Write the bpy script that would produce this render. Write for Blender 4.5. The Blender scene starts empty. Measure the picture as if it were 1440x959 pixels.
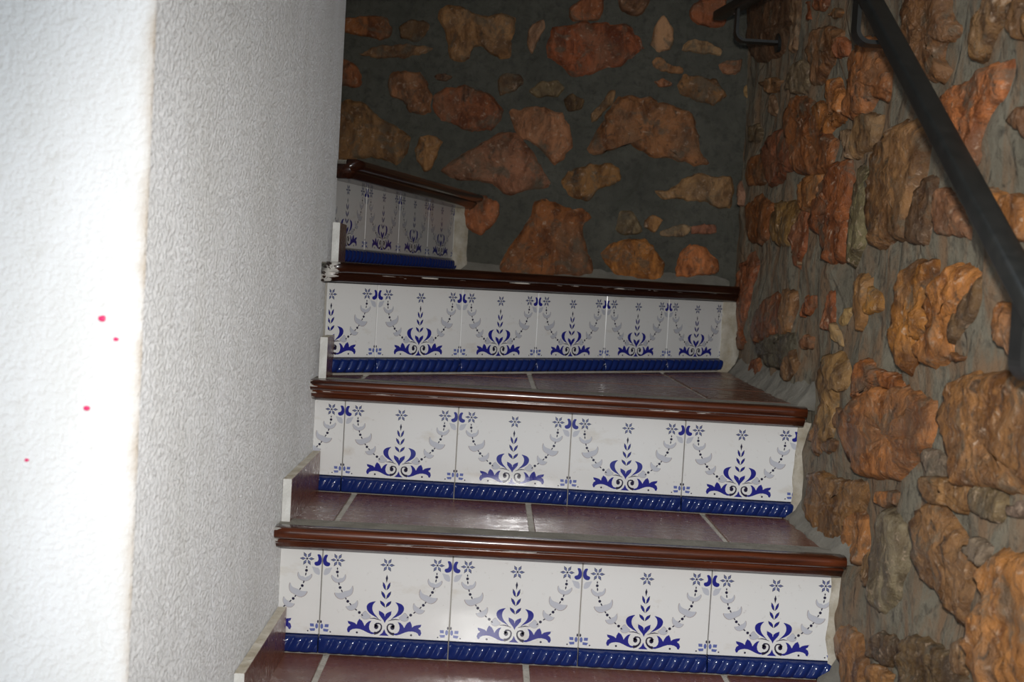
import bpy, bmesh, math, random
from mathutils import Vector, Matrix, noise, geometry
random.seed(7)
C = bpy.context.scene.collection
scn = bpy.context.scene

# ------------------------------------------------------------------ camera
FPX = 1770.06
CAM = Vector((0.2399, -1.916, 0.5904)); YAW, PIT, ROL = 0.0163, -0.0486, 0.0570
fw = Vector((math.sin(YAW)*math.cos(PIT), math.cos(YAW)*math.cos(PIT), math.sin(PIT)))
r0 = Vector((math.cos(YAW), -math.sin(YAW), 0)); u0 = r0.cross(fw)
cr = r0*math.cos(ROL) + u0*math.sin(ROL); cu = -r0*math.sin(ROL) + u0*math.cos(ROL)
cd = bpy.data.cameras.new('camera'); cam = bpy.data.objects.new('camera', cd); C.objects.link(cam)
M = Matrix((cr, cu, -fw)).transposed().to_4x4(); M.translation = CAM
cam.matrix_world = M
cd.sensor_width = 36; cd.lens = FPX/1440*36; cd.clip_start = 0.02
cd.dof.use_dof = True; cd.dof.focus_distance = 2.15; cd.dof.aperture_fstop = 9
scn.camera = cam

# ------------------------------------------------------------------ light
w = bpy.data.worlds.new('world'); scn.world = w; w.use_nodes = True
w.node_tree.nodes['Background'].inputs[0].default_value = (0.76, 0.88, 1.0, 1)
w.node_tree.nodes['Background'].inputs[1].default_value = 0.85
fl = bpy.data.lights.new('camera_flash', 'SPOT'); fl.energy = 88; fl.shadow_soft_size = 0.02
fl.spot_size = math.radians(78); fl.spot_blend = 1.0; fl.color = (1, 0.985, 0.96)
flo = bpy.data.objects.new('camera_flash', fl); C.objects.link(flo)
Mf = Matrix((cr, cu, -fw)).transposed().to_4x4(); Mf = Matrix.Translation(CAM + cu*0.085 + cr*0.01) @ Mf @ Matrix.Rotation(math.radians(-6), 4, 'Y') @ Matrix.Rotation(math.radians(-8.5), 4, 'X')
flo.matrix_world = Mf
vs = scn.view_settings
vs.view_transform = 'Standard'; vs.look = 'None'; vs.gamma = 1; vs.use_curve_mapping = False; vs.exposure = 0.0

def ray(x, y): return fw + cr*((x-720)/FPX) - cu*((y-479.5)/FPX)

# ------------------------------------------------------------------ materials
WL = -0.064; WN = -0.82                   # stair face and near face of the plaster wall
class NT:
    def __init__(s, name):
        s.m = bpy.data.materials.new(name); s.m.use_nodes = True
        s.t = s.m.node_tree; s.b = s.t.nodes['Principled BSDF']
    def n(s, typ, **kw):
        o = s.t.nodes.new(typ)
        for k, v in kw.items():
            if k in o.inputs: o.inputs[k].default_value = v
            else: setattr(o, k, v)
        return o
    def l(s, a, b): s.t.links.new(a, b)
    def set(s, **kw):
        for k, v in kw.items(): s.b.inputs[k.replace('_', ' ')].default_value = v
    def coord(s, scale=(1,1,1), rnd=True):
        tc = s.n('ShaderNodeTexCoord'); mp = s.n('ShaderNodeMapping'); mp.inputs['Scale'].default_value = scale
        s.l(tc.outputs['Object'], mp.inputs['Vector'])
        if rnd:
            oi = s.n('ShaderNodeObjectInfo'); mu = s.n('ShaderNodeMath', operation='MULTIPLY'); mu.inputs[1].default_value = 37.0
            s.l(oi.outputs['Random'], mu.inputs[0]); s.l(mu.outputs[0], mp.inputs['Location'])
        return mp.outputs[0]
    def noise(s, vec, scale, detail=4, rough=.55, dist=0):
        n = s.n('ShaderNodeTexNoise'); n.inputs['Scale'].default_value = scale; n.inputs['Detail'].default_value = detail
        n.inputs['Roughness'].default_value = rough; n.inputs['Distortion'].default_value = dist
        s.l(vec, n.inputs['Vector']); return n.outputs['Fac']
    def ramp(s, fac, stops):
        r = s.n('ShaderNodeValToRGB'); e = r.color_ramp.elements
        while len(e) < len(stops): e.new(0.5)
        for i, (p, c) in enumerate(stops):
            e[i].position = p; e[i].color = (c if len(c) == 4 else (*c, 1))
        s.l(fac, r.inputs[0]); return r.outputs[0]
    def mix(s, fac, a, b, mode='MIX'):
        m = s.n('ShaderNodeMix', data_type='RGBA', blend_type=mode)
        for sock, v in ((m.inputs[0], fac), (m.inputs[6], a), (m.inputs[7], b)):
            if hasattr(v, 'is_output'): s.l(v, sock)
            elif isinstance(v, (int, float)): sock.default_value = v
            else: sock.default_value = (*v, 1) if len(v) == 3 else v
        return m.outputs[2]
    def bump(s, h, strength, dist):
        b = s.n('ShaderNodeBump'); b.inputs['Strength'].default_value = strength; b.inputs['Distance'].default_value = dist
        s.l(h, b.inputs['Height']); s.l(b.outputs[0], s.b.inputs['Normal']); return b

def mat_plaster():
    m = NT('white_plaster'); v = m.coord((1,1,1), False)
    n1 = m.noise(v, 190, 2, .5); n2 = m.noise(v, 480, 2, .5)
    r = m.ramp(n1, [(.42, (0,0,0)), (.72, (1,1,1))])
    h = m.mix(.25, r, n2)
    v2 = m.coord((1,1,.35), False); n4 = m.noise(v2, 9, 5)
    c = m.ramp(n4, [(.3, (.72,.715,.695)), (.62, (.80,.80,.795))])
    g = m.ramp(m.noise(v, 45, 3), [(.30, (.62,.57,.48)), (.42, (1,1,1))])
    col = m.mix(.12, c, g, 'MULTIPLY')
    # tan rubbed dirt along the outer corner of the wall
    tc = m.n('ShaderNodeTexCoord'); sp = m.n('ShaderNodeSeparateXYZ'); m.l(tc.outputs['Object'], sp.inputs[0])
    mr = m.n('ShaderNodeMapRange'); mr.inputs[1].default_value = WL-.016; mr.inputs[2].default_value = WL; m.l(sp.outputs['X'], mr.inputs[0])
    ly = m.n('ShaderNodeMath', operation='LESS_THAN'); ly.inputs[1].default_value = WN+.006; m.l(sp.outputs['Y'], ly.inputs[0])
    pw = m.n('ShaderNodeMath', operation='POWER'); pw.inputs[1].default_value = 1.8; m.l(mr.outputs[0], pw.inputs[0])
    e1 = m.n('ShaderNodeMath', operation='MULTIPLY'); m.l(pw.outputs[0], e1.inputs[0]); m.l(ly.outputs[0], e1.inputs[1])
    e2 = m.n('ShaderNodeMath', operation='MULTIPLY'); m.l(e1.outputs[0], e2.inputs[0]); m.l(m.ramp(m.noise(v, 22, 4), [(.35, (.05,)*3), (.65, (.6,)*3)]), e2.inputs[1])
    col = m.mix(e2.outputs[0], col, (.46,.34,.20))
    m.l(col, m.b.inputs['Base Color']); m.set(Roughness=.55); m.b.inputs['Specular IOR Level'].default_value = .4
    m.set(Diffuse_Roughness=1.0); m.bump(h, .75, .0032); return m.m
def mat_mortar(name, a, b, sc=1, stain=False, crease_=False):
    m = NT(name); v = m.coord((1,1,1), False)
    n1 = m.noise(v, 9*sc, 6, .6); n2 = m.noise(v, 140, 4, .6); n3 = m.noise(v, 34, 4)
    col = m.ramp(n1, [(.3, a), (.7, b)])
    col = m.mix(.35, col, m.ramp(n3, [(.35, (.55,.53,.5)), (.6, (1,1,1))]), 'MULTIPLY')
    if stain:
        vs2 = m.coord((1,1,.4), False); n5 = m.noise(vs2, 17, 6, .65, .7); n6 = m.noise(v, 55, 5, .65, .4)
        col = m.mix(m.ramp(n5, [(.44, (0,0,0)), (.60, (.85,.85,.85))]), col, (.165,.098,.052))
        col = m.mix(m.ramp(n6, [(.52, (0,0,0)), (.68, (.8,.8,.8))]), col, (.05,.043,.032))
    m.l(col, m.b.inputs['Base Color']); m.set(Roughness=.75, Diffuse_Roughness=.9)
    if crease_:
        n7 = m.noise(v, 60, 5, .65, .4)
        col = m.mix(m.ramp(n7, [(.50, (0,0,0)), (.70, (.7,.7,.7))]), col, (.035,.032,.024)); m.l(col, m.b.inputs['Base Color'])
    if stain or crease_:
        cr_ = m.n('ShaderNodeMath', operation='SUBTRACT'); cr_.inputs[1].default_value = .5; m.l(m.noise(m.coord((1,1,.8), False), 8, 3, .5, .5), cr_.inputs[0])
        ca_ = m.n('ShaderNodeMath', operation='ABSOLUTE'); m.l(cr_.outputs[0], ca_.inputs[0])
        crease = m.ramp(ca_.outputs[0], [(0.0, (0,0,0)), (.05, (1,1,1))])
        m.bump(m.mix(.28, m.mix(.5, n2, n3), crease), .85, .012)
    else: m.bump(m.mix(.5, n2, n3), .8, .008)
    return m.m
def mat_stone():
    m = NT('stone'); oi = m.n('ShaderNodeObjectInfo'); base = oi.outputs['Color']
    v = m.coord((1,1,.5)); v2 = m.coord((1,1,1))
    n1 = m.noise(v, 24, 7, .68, .8); n2 = m.noise(v2, 80, 6, .7, .4); n3 = m.noise(v2, 11, 4, .6, .4); n4 = m.noise(v, 46, 5, .65, .8)
    dark = m.mix(1.0, base, (.36,.31,.27), 'MULTIPLY')
    c = m.mix(m.ramp(n1, [(.40, (0,0,0)), (.58, (1,1,1))]), dark, base)
    c = m.mix(m.ramp(n3, [(.48, (0,0,0)), (.70, (.5,.5,.5))]), c, (.17,.115,.07))
    c = m.mix(m.ramp(n4, [(.30, (.85,.85,.85)), (.42, (0,0,0))]), c, (.045,.035,.025))
    c = m.mix(m.ramp(n2, [(.57, (0,0,0)), (.72, (.8,.8,.8))]), c, (.55,.40,.28))
    n5 = m.noise(v2, 16, 6, .68, .9)
    c = m.mix(m.ramp(n5, [(.54, (0,0,0)), (.64, (.65,.65,.65))]), c, (.125,.104,.07))
    m.l(c, m.b.inputs['Base Color'])
    m.l(m.ramp(n2, [(.35, (.26,)*3), (.65, (.62,)*3)]), m.b.inputs['Roughness'])
    m.set(Diffuse_Roughness=.6)
    m.bump(m.mix(.45, m.mix(.5, n1, n4), n2), 1.0, .016); return m.m
def mat_glaze(name, col, rough=.14, stain=False):
    m = NT(name); m.set(Roughness=rough)
    if stain:
        v = m.coord((1,1,2.2)); n = m.noise(v, 12, 5, .6)
        c = m.mix(m.ramp(n, [(.60, (0,0,0)), (.78, (.42,.42,.42))]), col, (.48,.38,.24))
        n2 = m.noise(m.coord((1,1,1)), 130, 3); c = m.mix(m.ramp(n2, [(.66, (0,0,0)), (.76, (.25,.25,.25))]), c, (.3,.25,.2))
        m.l(c, m.b.inputs['Base Color'])
        b = m.noise(m.coord((1,1,1)), 40, 2); m.bump(b, .12, .002)
    else: m.set(Base_Color=(*col, 1))
    return m.m
def mat_wood():
    m = NT('red_brown_wood'); v = m.coord((.6,8,8), True)
    n = m.noise(v, 14, 5, .6)
    c = m.ramp(n, [(.3, (.030,.0075,.0035)), (.7, (.15,.036,.012))])
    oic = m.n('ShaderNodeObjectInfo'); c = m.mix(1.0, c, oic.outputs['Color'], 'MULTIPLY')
    # white paint smears: worn flecks in the groove and at the wall end
    tc = m.n('ShaderNodeTexCoord'); sp = m.n('ShaderNodeSeparateXYZ'); m.l(tc.outputs['Object'], sp.inputs[0])
    mp = m.n('ShaderNodeMapping'); mp.inputs['Scale'].default_value = (14, 60, 160); m.l(tc.outputs['Object'], mp.inputs[0])
    oi = m.n('ShaderNodeObjectInfo'); mu = m.n('ShaderNodeMath', operation='MULTIPLY'); mu.inputs[1].default_value = 19; m.l(oi.outputs['Random'], mu.inputs[0]); m.l(mu.outputs[0], mp.inputs['Location'])
    n2 = m.n('ShaderNodeTexNoise'); n2.inputs['Scale'].default_value = 1.0; n2.inputs['Detail'].default_value = 4; m.l(mp.outputs[0], n2.inputs['Vector'])
    # groove band around local z=-0.0155
    ad = m.n('ShaderNodeMath', operation='ADD'); ad.inputs[1].default_value = .0155; m.l(sp.outputs['Z'], ad.inputs[0])
    ab = m.n('ShaderNodeMath', operation='ABSOLUTE'); m.l(ad.outputs[0], ab.inputs[0])
    lt = m.n('ShaderNodeMath', operation='LESS_THAN'); lt.inputs[1].default_value = .0013; m.l(ab.outputs[0], lt.inputs[0])
    g1 = m.n('ShaderNodeMath', operation='GREATER_THAN'); g1.inputs[1].default_value = .60; m.l(n2.outputs['Fac'], g1.inputs[0])
    a = m.n('ShaderNodeMath', operation='MULTIPLY'); m.l(lt.outputs[0], a.inputs[0]); m.l(g1.outputs[0], a.inputs[1])
    # smear at the left (wall) end, local x < .03
    mr = m.n('ShaderNodeMapRange'); mr.inputs[1].default_value = 0; mr.inputs[2].default_value = .028; mr.inputs[3].default_value = .44; mr.inputs[4].default_value = .75; m.l(sp.outputs['X'], mr.inputs[0])
    g2 = m.n('ShaderNodeMath', operation='GREATER_THAN'); m.l(n2.outputs['Fac'], g2.inputs[0]); m.l(mr.outputs[0], g2.inputs[1])
    mx = m.n('ShaderNodeMath', operation='MAXIMUM'); m.l(a.outputs[0], mx.inputs[0]); m.l(g2.outputs[0], mx.inputs[1])
    lt2 = m.n('ShaderNodeMath', operation='LESS_THAN'); lt2.inputs[1].default_value = .5; m.l(oi.outputs['Object Index'], lt2.inputs[0])
    mz = m.n('ShaderNodeMath', operation='MULTIPLY'); m.l(mx.outputs[0], mz.inputs[0]); m.l(lt2.outputs[0], mz.inputs[1])
    c = m.mix(mz.outputs[0], c, (.6,.57,.52))
    m.l(c, m.b.inputs['Base Color']); m.set(Roughness=.24)
    m.b.inputs['Coat Weight'].default_value = .4; m.b.inputs['Coat Roughness'].default_value = .15
    m.bump(n, .12, .002); return m.m
def mat_terracotta():
    m = NT('brown_tread_glaze'); v = m.coord(); n = m.noise(v, 5, 5, .6); n2 = m.noise(v, 60, 4)
    c = m.ramp(n, [(.3, (.20,.074,.042)), (.7, (.30,.128,.080))])
    c = m.mix(m.ramp(m.noise(v, 11, 5, .65, .8), [(.56, (0,0,0)), (.75, (.5,.5,.5))]), c, (.36,.25,.19))
    m.l(c, m.b.inputs['Base Color'])
    m.l(m.ramp(n2, [(.3, (.20,)*3), (.7, (.36,)*3)]), m.b.inputs['Roughness'])
    m.bump(m.noise(v, 14, 2), .035, .002); return m.m
def mat_iron():
    m = NT('black_painted_iron'); v = m.coord(); n = m.noise(v, 60, 3)
    m.l(m.ramp(n, [(.3, (.011,.012,.011)), (.7, (.020,.020,.018))]), m.b.inputs['Base Color'])
    m.set(Roughness=.42); m.bump(n, .15, .001); return m.m

PLASTER = mat_plaster()
MORTAR = mat_mortar('grey_mortar', (.112,.098,.070), (.190,.168,.122), 1, True)
CEMENT = mat_mortar('cement', (.155,.143,.118), (.225,.208,.172), 2)
GROUT = mat_mortar('pale_grout', (.36,.33,.28), (.48,.45,.40), 2)
CREAM = mat_mortar('cream_filler', (.40,.34,.24), (.62,.58,.50), 4)
STONE = mat_stone()
MORTAR2 = mat_mortar('dark_grey_mortar', (.066,.064,.047), (.112,.106,.080), 1, False, True)
WHITE = mat_glaze('white_tile_glaze', (.80,.79,.765), .13, True)
BLUE = mat_glaze('deep_blue_glaze', (.022,.024,.25), .13)
INK = mat_glaze('dark_ink_glaze', (.022,.018,.05), .14)
PALE = mat_glaze('pale_grey_blue_glaze', (.55,.56,.61), .14)
MID = mat_glaze('mid_blue_glaze', (.13,.165,.42), .14)
PETAL = mat_glaze('petal_blue_glaze', (.16,.185,.35), .14)
ROPE = mat_glaze('cobalt_border_glaze', (.009,.024,.135), .10)
WOOD = mat_wood(); TERRA = mat_terracotta(); IRON = mat_iron()
SKIRTEDGE = mat_mortar('painted_white_edge', (.74,.73,.69), (.83,.82,.79), 3)
PINK = mat_glaze('pink_paint', (.75,.02,.14), .5)

# ------------------------------------------------------------------ helpers
def link(name, me, mats, parent=None, loc=(0,0,0), rz=0):
    o = bpy.data.objects.new(name, me); C.objects.link(o)
    for mt in (mats if isinstance(mats, (list, tuple)) else [mats]):
        if mt and mt.name not in [x.name for x in me.materials if x]: me.materials.append(mt)
    o.location = loc; o.rotation_euler = (0, 0, rz)
    if parent: o.parent = parent
    return o
def mesh(name, vs_, fs, smooth=False):
    me = bpy.data.meshes.new(name); me.from_pydata([tuple(v) for v in vs_], [], fs); me.validate(); me.update()
    if smooth: me.polygons.foreach_set('use_smooth', [True]*len(me.polygons))
    return me
def bm_mesh(name, bm, smooth=False):
    me = bpy.data.meshes.new(name); bmesh.ops.recalc_face_normals(bm, faces=bm.faces); bm.to_mesh(me); bm.free()
    if smooth: me.polygons.foreach_set('use_smooth', [True]*len(me.polygons))
    return me
def box_bm(x0, x1, y0, y1, z0, z1, bevel=0):
    bm = bmesh.new(); bmesh.ops.create_cube(bm, size=1)
    for v in bm.verts:
        v.co = Vector((x0+(v.co.x+.5)*(x1-x0), y0+(v.co.y+.5)*(y1-y0), z0+(v.co.z+.5)*(z1-z0)))
    if bevel: bmesh.ops.bevel(bm, geom=list(bm.edges), offset=bevel, segments=2, affect='EDGES', profile=.5)
    return bm
def prism(pts, z0, z1, bevel=0):
    bm = bmesh.new(); vs_ = [bm.verts.new((x, y, z1)) for x, y in pts]
    f = bm.faces.new(vs_); r = bmesh.ops.extrude_face_region(bm, geom=[f])
    for g in r['geom']:
        if isinstance(g, bmesh.types.BMVert): g.co.z = z0
    if bevel: bmesh.ops.bevel(bm, geom=[e for e in bm.edges if all(v.co.z > z1-1e-5 for v in e.verts)], offset=bevel, segments=1, affect='EDGES')
    return bm
def clip(poly, px, py, nx, ny):          # keep the side where (p-P).n >= 0
    out = []
    for i in range(len(poly)):
        a, b = poly[i], poly[(i+1) % len(poly)]
        da = (a[0]-px)*nx+(a[1]-py)*ny; db = (b[0]-px)*nx+(b[1]-py)*ny
        if da >= 0: out.append(a)
        if (da >= 0) != (db >= 0):
            t = da/(da-db); out.append((a[0]+t*(b[0]-a[0]), a[1]+t*(b[1]-a[1])))
    return out
def area(p): return .5*sum(p[i][0]*p[(i+1) % len(p)][1]-p[(i+1) % len(p)][0]*p[i][1] for i in range(len(p)))
def struct(o, label=None):
    o['kind'] = 'structure'
    if label: o['label'] = label
    return o

# ------------------------------------------------------------------ plan of the place
WL = -0.064                               # stair face of the plaster wall
WN, WE = -0.82, 0.45                      # its near face and its far end
def xr(y): return 0.798 + 0.034*max(0.0, min(1.0, (y-.45)/.75))      # mortar face of right wall
def yb(x): return 1.288 - 0.10*x                                     # mortar face of back wall
FLOOR = -0.60
TOP = 2.35
# risers: origin x, y, angle, start, end (along the riser), z of base, z of tread above, z of nosing
RS = [dict(o=(0.0, -0.89), a=0, s=(-.064, .81), z=-.600, h=-.400, n=-.398, seen=False),
      dict(o=(0.0, -0.593), a=0, s=(-.064, .81), z=-.400, h=-.200, n=-.198, seen=False),
      dict(o=(0.0, -0.2965), a=0, s=(-.064, .81), z=-.200, h=0, n=.003, seen=False),
      dict(o=(0.0, 0.0), a=0, s=(-.066, .81), z=0.0, h=.1987, n=.2030, seen=True),
      dict(o=(-.0108, .2965), a=-.0246, s=(-.056, .82), z=.1987, h=.4010, n=.3975, seen=True),
      dict(o=(.0259, .4097), a=.7024, s=(-.105, 1.012), z=.4037, h=.603, n=.6000, seen=True),
      dict(o=(-.0300, .6629), a=1.3002, s=(-.23, .615), z=.605, h=.793, n=.7915, seen=True)]
ROPE_H = .0285

# ------------------------------------------------------------------ structure: plaster wall, floor, ceiling
bm = box_bm(-1.35, WL, WN, WE, FLOOR, TOP, .004)
wall_left = struct(link('wall_left', bm_mesh('wall_left', bm), PLASTER), 'rough white plaster wall with a sharp corner beside the stairs')
struct(link('wall_daylight_block', bm_mesh('wall_daylight_block', box_bm(-1.40, -1.35, WN, 1.6, FLOOR, TOP)), PLASTER), 'unseen plaster wall added to keep daylight from leaking in round the turn')  # unseen wall, added so world light does not leak onto the top riser
struct(link('ceiling_daylight_block', bm_mesh('ceiling_daylight_block', box_bm(-1.40, 1.0, -1.1, 1.6, TOP, TOP+.1)), PLASTER), 'unseen white plaster cover added over the stairwell to shut out daylight')  # unseen cover, added so world light enters only from behind the camera
struct(link('floor', bm_mesh('floor', box_bm(-1.40, 1.0, -3.0, -.89, FLOOR-.1, FLOOR)), TERRA), 'brown tiled floor at the foot of the stairs')
for i, (px, py, r) in enumerate([(144,448,.0032), (163,477,.0022), (122,574,.0026), (38,647,.0018)]):
    d = ray(px, py); q = CAM + d*((WN-CAM.y)/d.y)
    bm = bmesh.new(); bmesh.ops.create_icosphere(bm, subdivisions=2, radius=r)
    for v in bm.verts:
        k = 1+.35*noise.noise(v.co*500+Vector((i*9, 0, 0))); v.co = Vector((v.co.x*k*1.15, v.co.y*.25, v.co.z*k*.85))
    o = link('paint_speck', bm_mesh('paint_speck', bm, True), PINK, wall_left, (q.x, WN-.0002, q.z)); o['label'] = 'pink paint speck'

# ------------------------------------------------------------------ stone walls
def relief(s, z, seed, amp):
    p = Vector((s*5.5, z*4.2, seed)); q = p*2.4
    return amp*(noise.noise(p)*1.0+noise.noise(q)*.55+(.35-abs(noise.noise(q*1.1+Vector((3,3,3))))*1.2)*.5+noise.noise(p*6.5)*.2)
def stone_wall_mesh(name, s0, s1, z0, z1, fn, res, amp, thick, seed):
    ns = int((s1-s0)/res); nz = int((z1-z0)/res); vs_ = []; fs = []
    for i in range(ns+1):
        for j in range(nz+1):
            s = s0+(s1-s0)*i/ns; z = z0+(z1-z0)*j/nz
            h = relief(s, z, seed, amp)
            vs_.append(fn(s, z, h))
    for i in range(ns):
        for j in range(nz):
            a = i*(nz+1)+j; fs.append((a, a+1, a+nz+2, a+nz+1))
    n0 = len(vs_)
    for s, z in ((s0, z0), (s0, z1), (s1, z1), (s1, z0)): vs_.append(fn(s, z, -thick))
    e1 = [j for j in range(nz+1)]; e2 = [ns*(nz+1)+j for j in range(nz+1)]
    fs.append((n0, n0+1, n0+2, n0+3))
    fs.append(tuple(e1[::-1])+(n0, n0+1)); fs.append(tuple(e2)+(n0+2, n0+3))
    fs.append(tuple(i*(nz+1) for i in range(ns+1))+(n0+3, n0)); fs.append(tuple(i*(nz+1)+nz for i in range(ns, -1, -1))+(n0+1, n0+2))
    me = mesh(name, vs_, fs)
    sm = [True]*(ns*nz)+[False]*(len(me.polygons)-ns*nz); me.polygons.foreach_set('use_smooth', sm)
    return me
def f_right(s, z, h): return Vector((xr(s)-h, s, z))
def f_back(s, z, h): return Vector((s, yb(s)-h, z))
wall_right = struct(link('wall_right', stone_wall_mesh('wall_right', -2.3, 1.32, FLOOR-.02, TOP, f_right, .0105, .015, .22, 3.3), MORTAR), 'rubble stone wall with grey mortar along the right of the stairs')
wall_back = struct(link('wall_back', stone_wall_mesh('wall_back', -1.40, .95, FLOOR-.02, TOP, f_back, .0105, .010, .22, 8.1), MORTAR2), 'rubble stone wall with grey mortar behind the turn of the stairs')

PAL = dict(o=(.48,.205,.07), r=(.33,.118,.052), b=(.32,.17,.085), d=(.17,.10,.055), g=(.23,.185,.135), t=(.40,.26,.165), p=(.37,.175,.105), k=(.12,.115,.095))
def make_stone(pts, fn, H, col, parent, seed, smooth_k=.25):
    ws, wa, H = (3.3, .015, H*.50) if fn is f_right else (8.1, .010, H*.65)
    # pts: outline in wall coordinates (s, z), metres
    if area(pts) < 0: pts = pts[::-1]
    cs = sum(p[0] for p in pts)/len(pts); cz = sum(p[1] for p in pts)/len(pts)
    per = sum(math.dist(pts[i], pts[(i+1) % len(pts)]) for i in range(len(pts)))
    N = max(20, min(72, int(per/.0065))); out = []
    L = [0]
    for i in range(len(pts)): L.append(L[-1]+math.dist(pts[i], pts[(i+1) % len(pts)]))
    for k in range(N):
        t = k/N*L[-1]; i = max(j for j in range(len(pts)) if L[j] <= t)
        f = (t-L[i])/max(1e-9, L[i+1]-L[i]); a, b = pts[i], pts[(i+1) % len(pts)]
        out.append((a[0]+f*(b[0]-a[0]), a[1]+f*(b[1]-a[1])))
    out = [((1-smooth_k)*out[i][0]+smooth_k*.5*(out[i-1][0]+out[(i+1) % N][0]), (1-smooth_k)*out[i][1]+smooth_k*.5*(out[i-1][1]+out[(i+1) % N][1])) for i in range(N)]
    rr = math.sqrt(abs(area(pts))/math.pi)
    rings = [(1.10, -.010), (1.05, -.001), (1.0, .30*H), (.955, .72*H), (.87, .95*H), (.72, 1.03*H), (.52, 1.06*H), (.34, 1.07*H), (.17, 1.07*H)]
    vs_ = []; fs = []; C0 = fn(cs, cz, 0)
    tilt_s = random.uniform(-.25, .25)*H/max(rr, .01); tilt_z = random.uniform(-.25, .25)*H/max(rr, .01)
    def pt(s, z, h, k):
        if k > 0:
            p = Vector((s*30, z*20, seed*3.1)); w_ = min(1, .35+k/4)
            ridge = 1-abs(noise.noise(p*1.3+Vector((5,2,1))))*2
            h += max(H, .010)*w_*(.5*noise.noise(p)+.22*ridge-.1+.34*noise.noise(p*2.6)+.2*noise.noise(p*6)) + w_*((s-cs)*tilt_s+(z-cz)*tilt_z)
            s += .0055*noise.noise(p*1.6+Vector((9,0,0)))+.003*noise.noise(p*5); z += .0055*noise.noise(p*1.6+Vector((0,9,0)))+.003*noise.noise(p*5+Vector((4,4,0)))
        return fn(s, z, h+relief(s, z, ws, wa)*.85+(.002 if k else -.004))-C0
    for k, (sc, h) in enumerate(rings):
        for (s, z) in out: vs_.append(pt(cs+(s-cs)*sc, cz+(z-cz)*sc, h, k))
    for k in range(len(rings)-1):
        for i in range(N): fs.append((k*N+i, k*N+(i+1) % N, (k+1)*N+(i+1) % N, (k+1)*N+i))
    vs_.append(pt(cs, cz, 1.07*H, 5)); c = len(vs_)-1; k = len(rings)-1
    for i in range(N): fs.append((k*N+i, k*N+(i+1) % N, c))
    bm = bmesh.new(); bv = [bm.verts.new(v) for v in vs_]
    for f in fs: bm.faces.new([bv[i] for i in f])
    o = link('stone', bm_mesh('stone', bm, True), STONE, parent, C0)
    j = random.uniform(.85, 1.2)*(1.0 if fn is f_right else 1.12); b = PAL[col]
    o.color = (b[0]*j*random.uniform(.92,1.08), b[1]*j*random.uniform(.83,1.02), b[2]*j*random.uniform(.55,.85), 1)
    return o

# outlines read off the photograph: frame (x0, y0, zoom), then colour, thickness (m), points
BACK = []
def fr(x0, y0, s, items, dst):
    for col, H, pts in items: dst.append((col, H, [(x0+x/s, y0+y/s) for x, y in pts]))
fr(470, 0, 3.8367, [
 ('r', .014, [(60,95),(180,90),(270,95),(305,150),(295,195),(255,212),(180,195),(60,170)]),
 ('d', .012, [(350,150),(400,115),(470,105),(510,140),(480,200),(430,225),(370,205)]),
 ('b', .010, [(150,290),(220,255),(320,245),(430,245),(520,262),(480,290),(380,310),(250,310)]),
 ('p', .020, [(580,60),(620,35),(690,40),(740,75),(820,95),(900,75),(960,100),(955,170),(935,240),(940,300),(890,310),(840,290),(790,240),(745,245),(735,310),(690,320),(635,300),(630,230),(605,150),(580,105)]),
 ('t', .012, [(1050,165),(1080,130),(1120,115),(1135,150),(1110,200),(1090,260),(1065,285),(1045,230)]),
 ('r', .014, [(20,310),(110,345),(150,410),(140,460),(100,475),(20,450)]),
 ('p', .018, [(320,400),(390,390),(460,400),(495,450),(520,520),(510,600),(470,610),(400,590),(380,545),(310,515),(300,460)]),
 ('r', .020, [(545,520),(600,480),(690,470),(770,490),(840,520),(895,590),(880,640),(840,690),(740,700),(650,670),(580,640),(550,590)]),
 ('d', .010, [(880,430),(920,395),(990,400),(1020,440),(980,480),(900,510)]),
 ('b', .020, [(0,600),(95,550),(170,570),(220,620),(250,650),(340,690),(400,740),(385,800),(330,885),(280,850),(200,835),(100,855),(0,850)]),
 ('b', .014, [(470,750),(530,740),(580,770),(555,830),(515,910),(490,920),(450,860),(445,800)]),
 ('d', .008, [(540,405),(600,395),(640,415),(600,440),(550,432)]),
], BACK)
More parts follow.
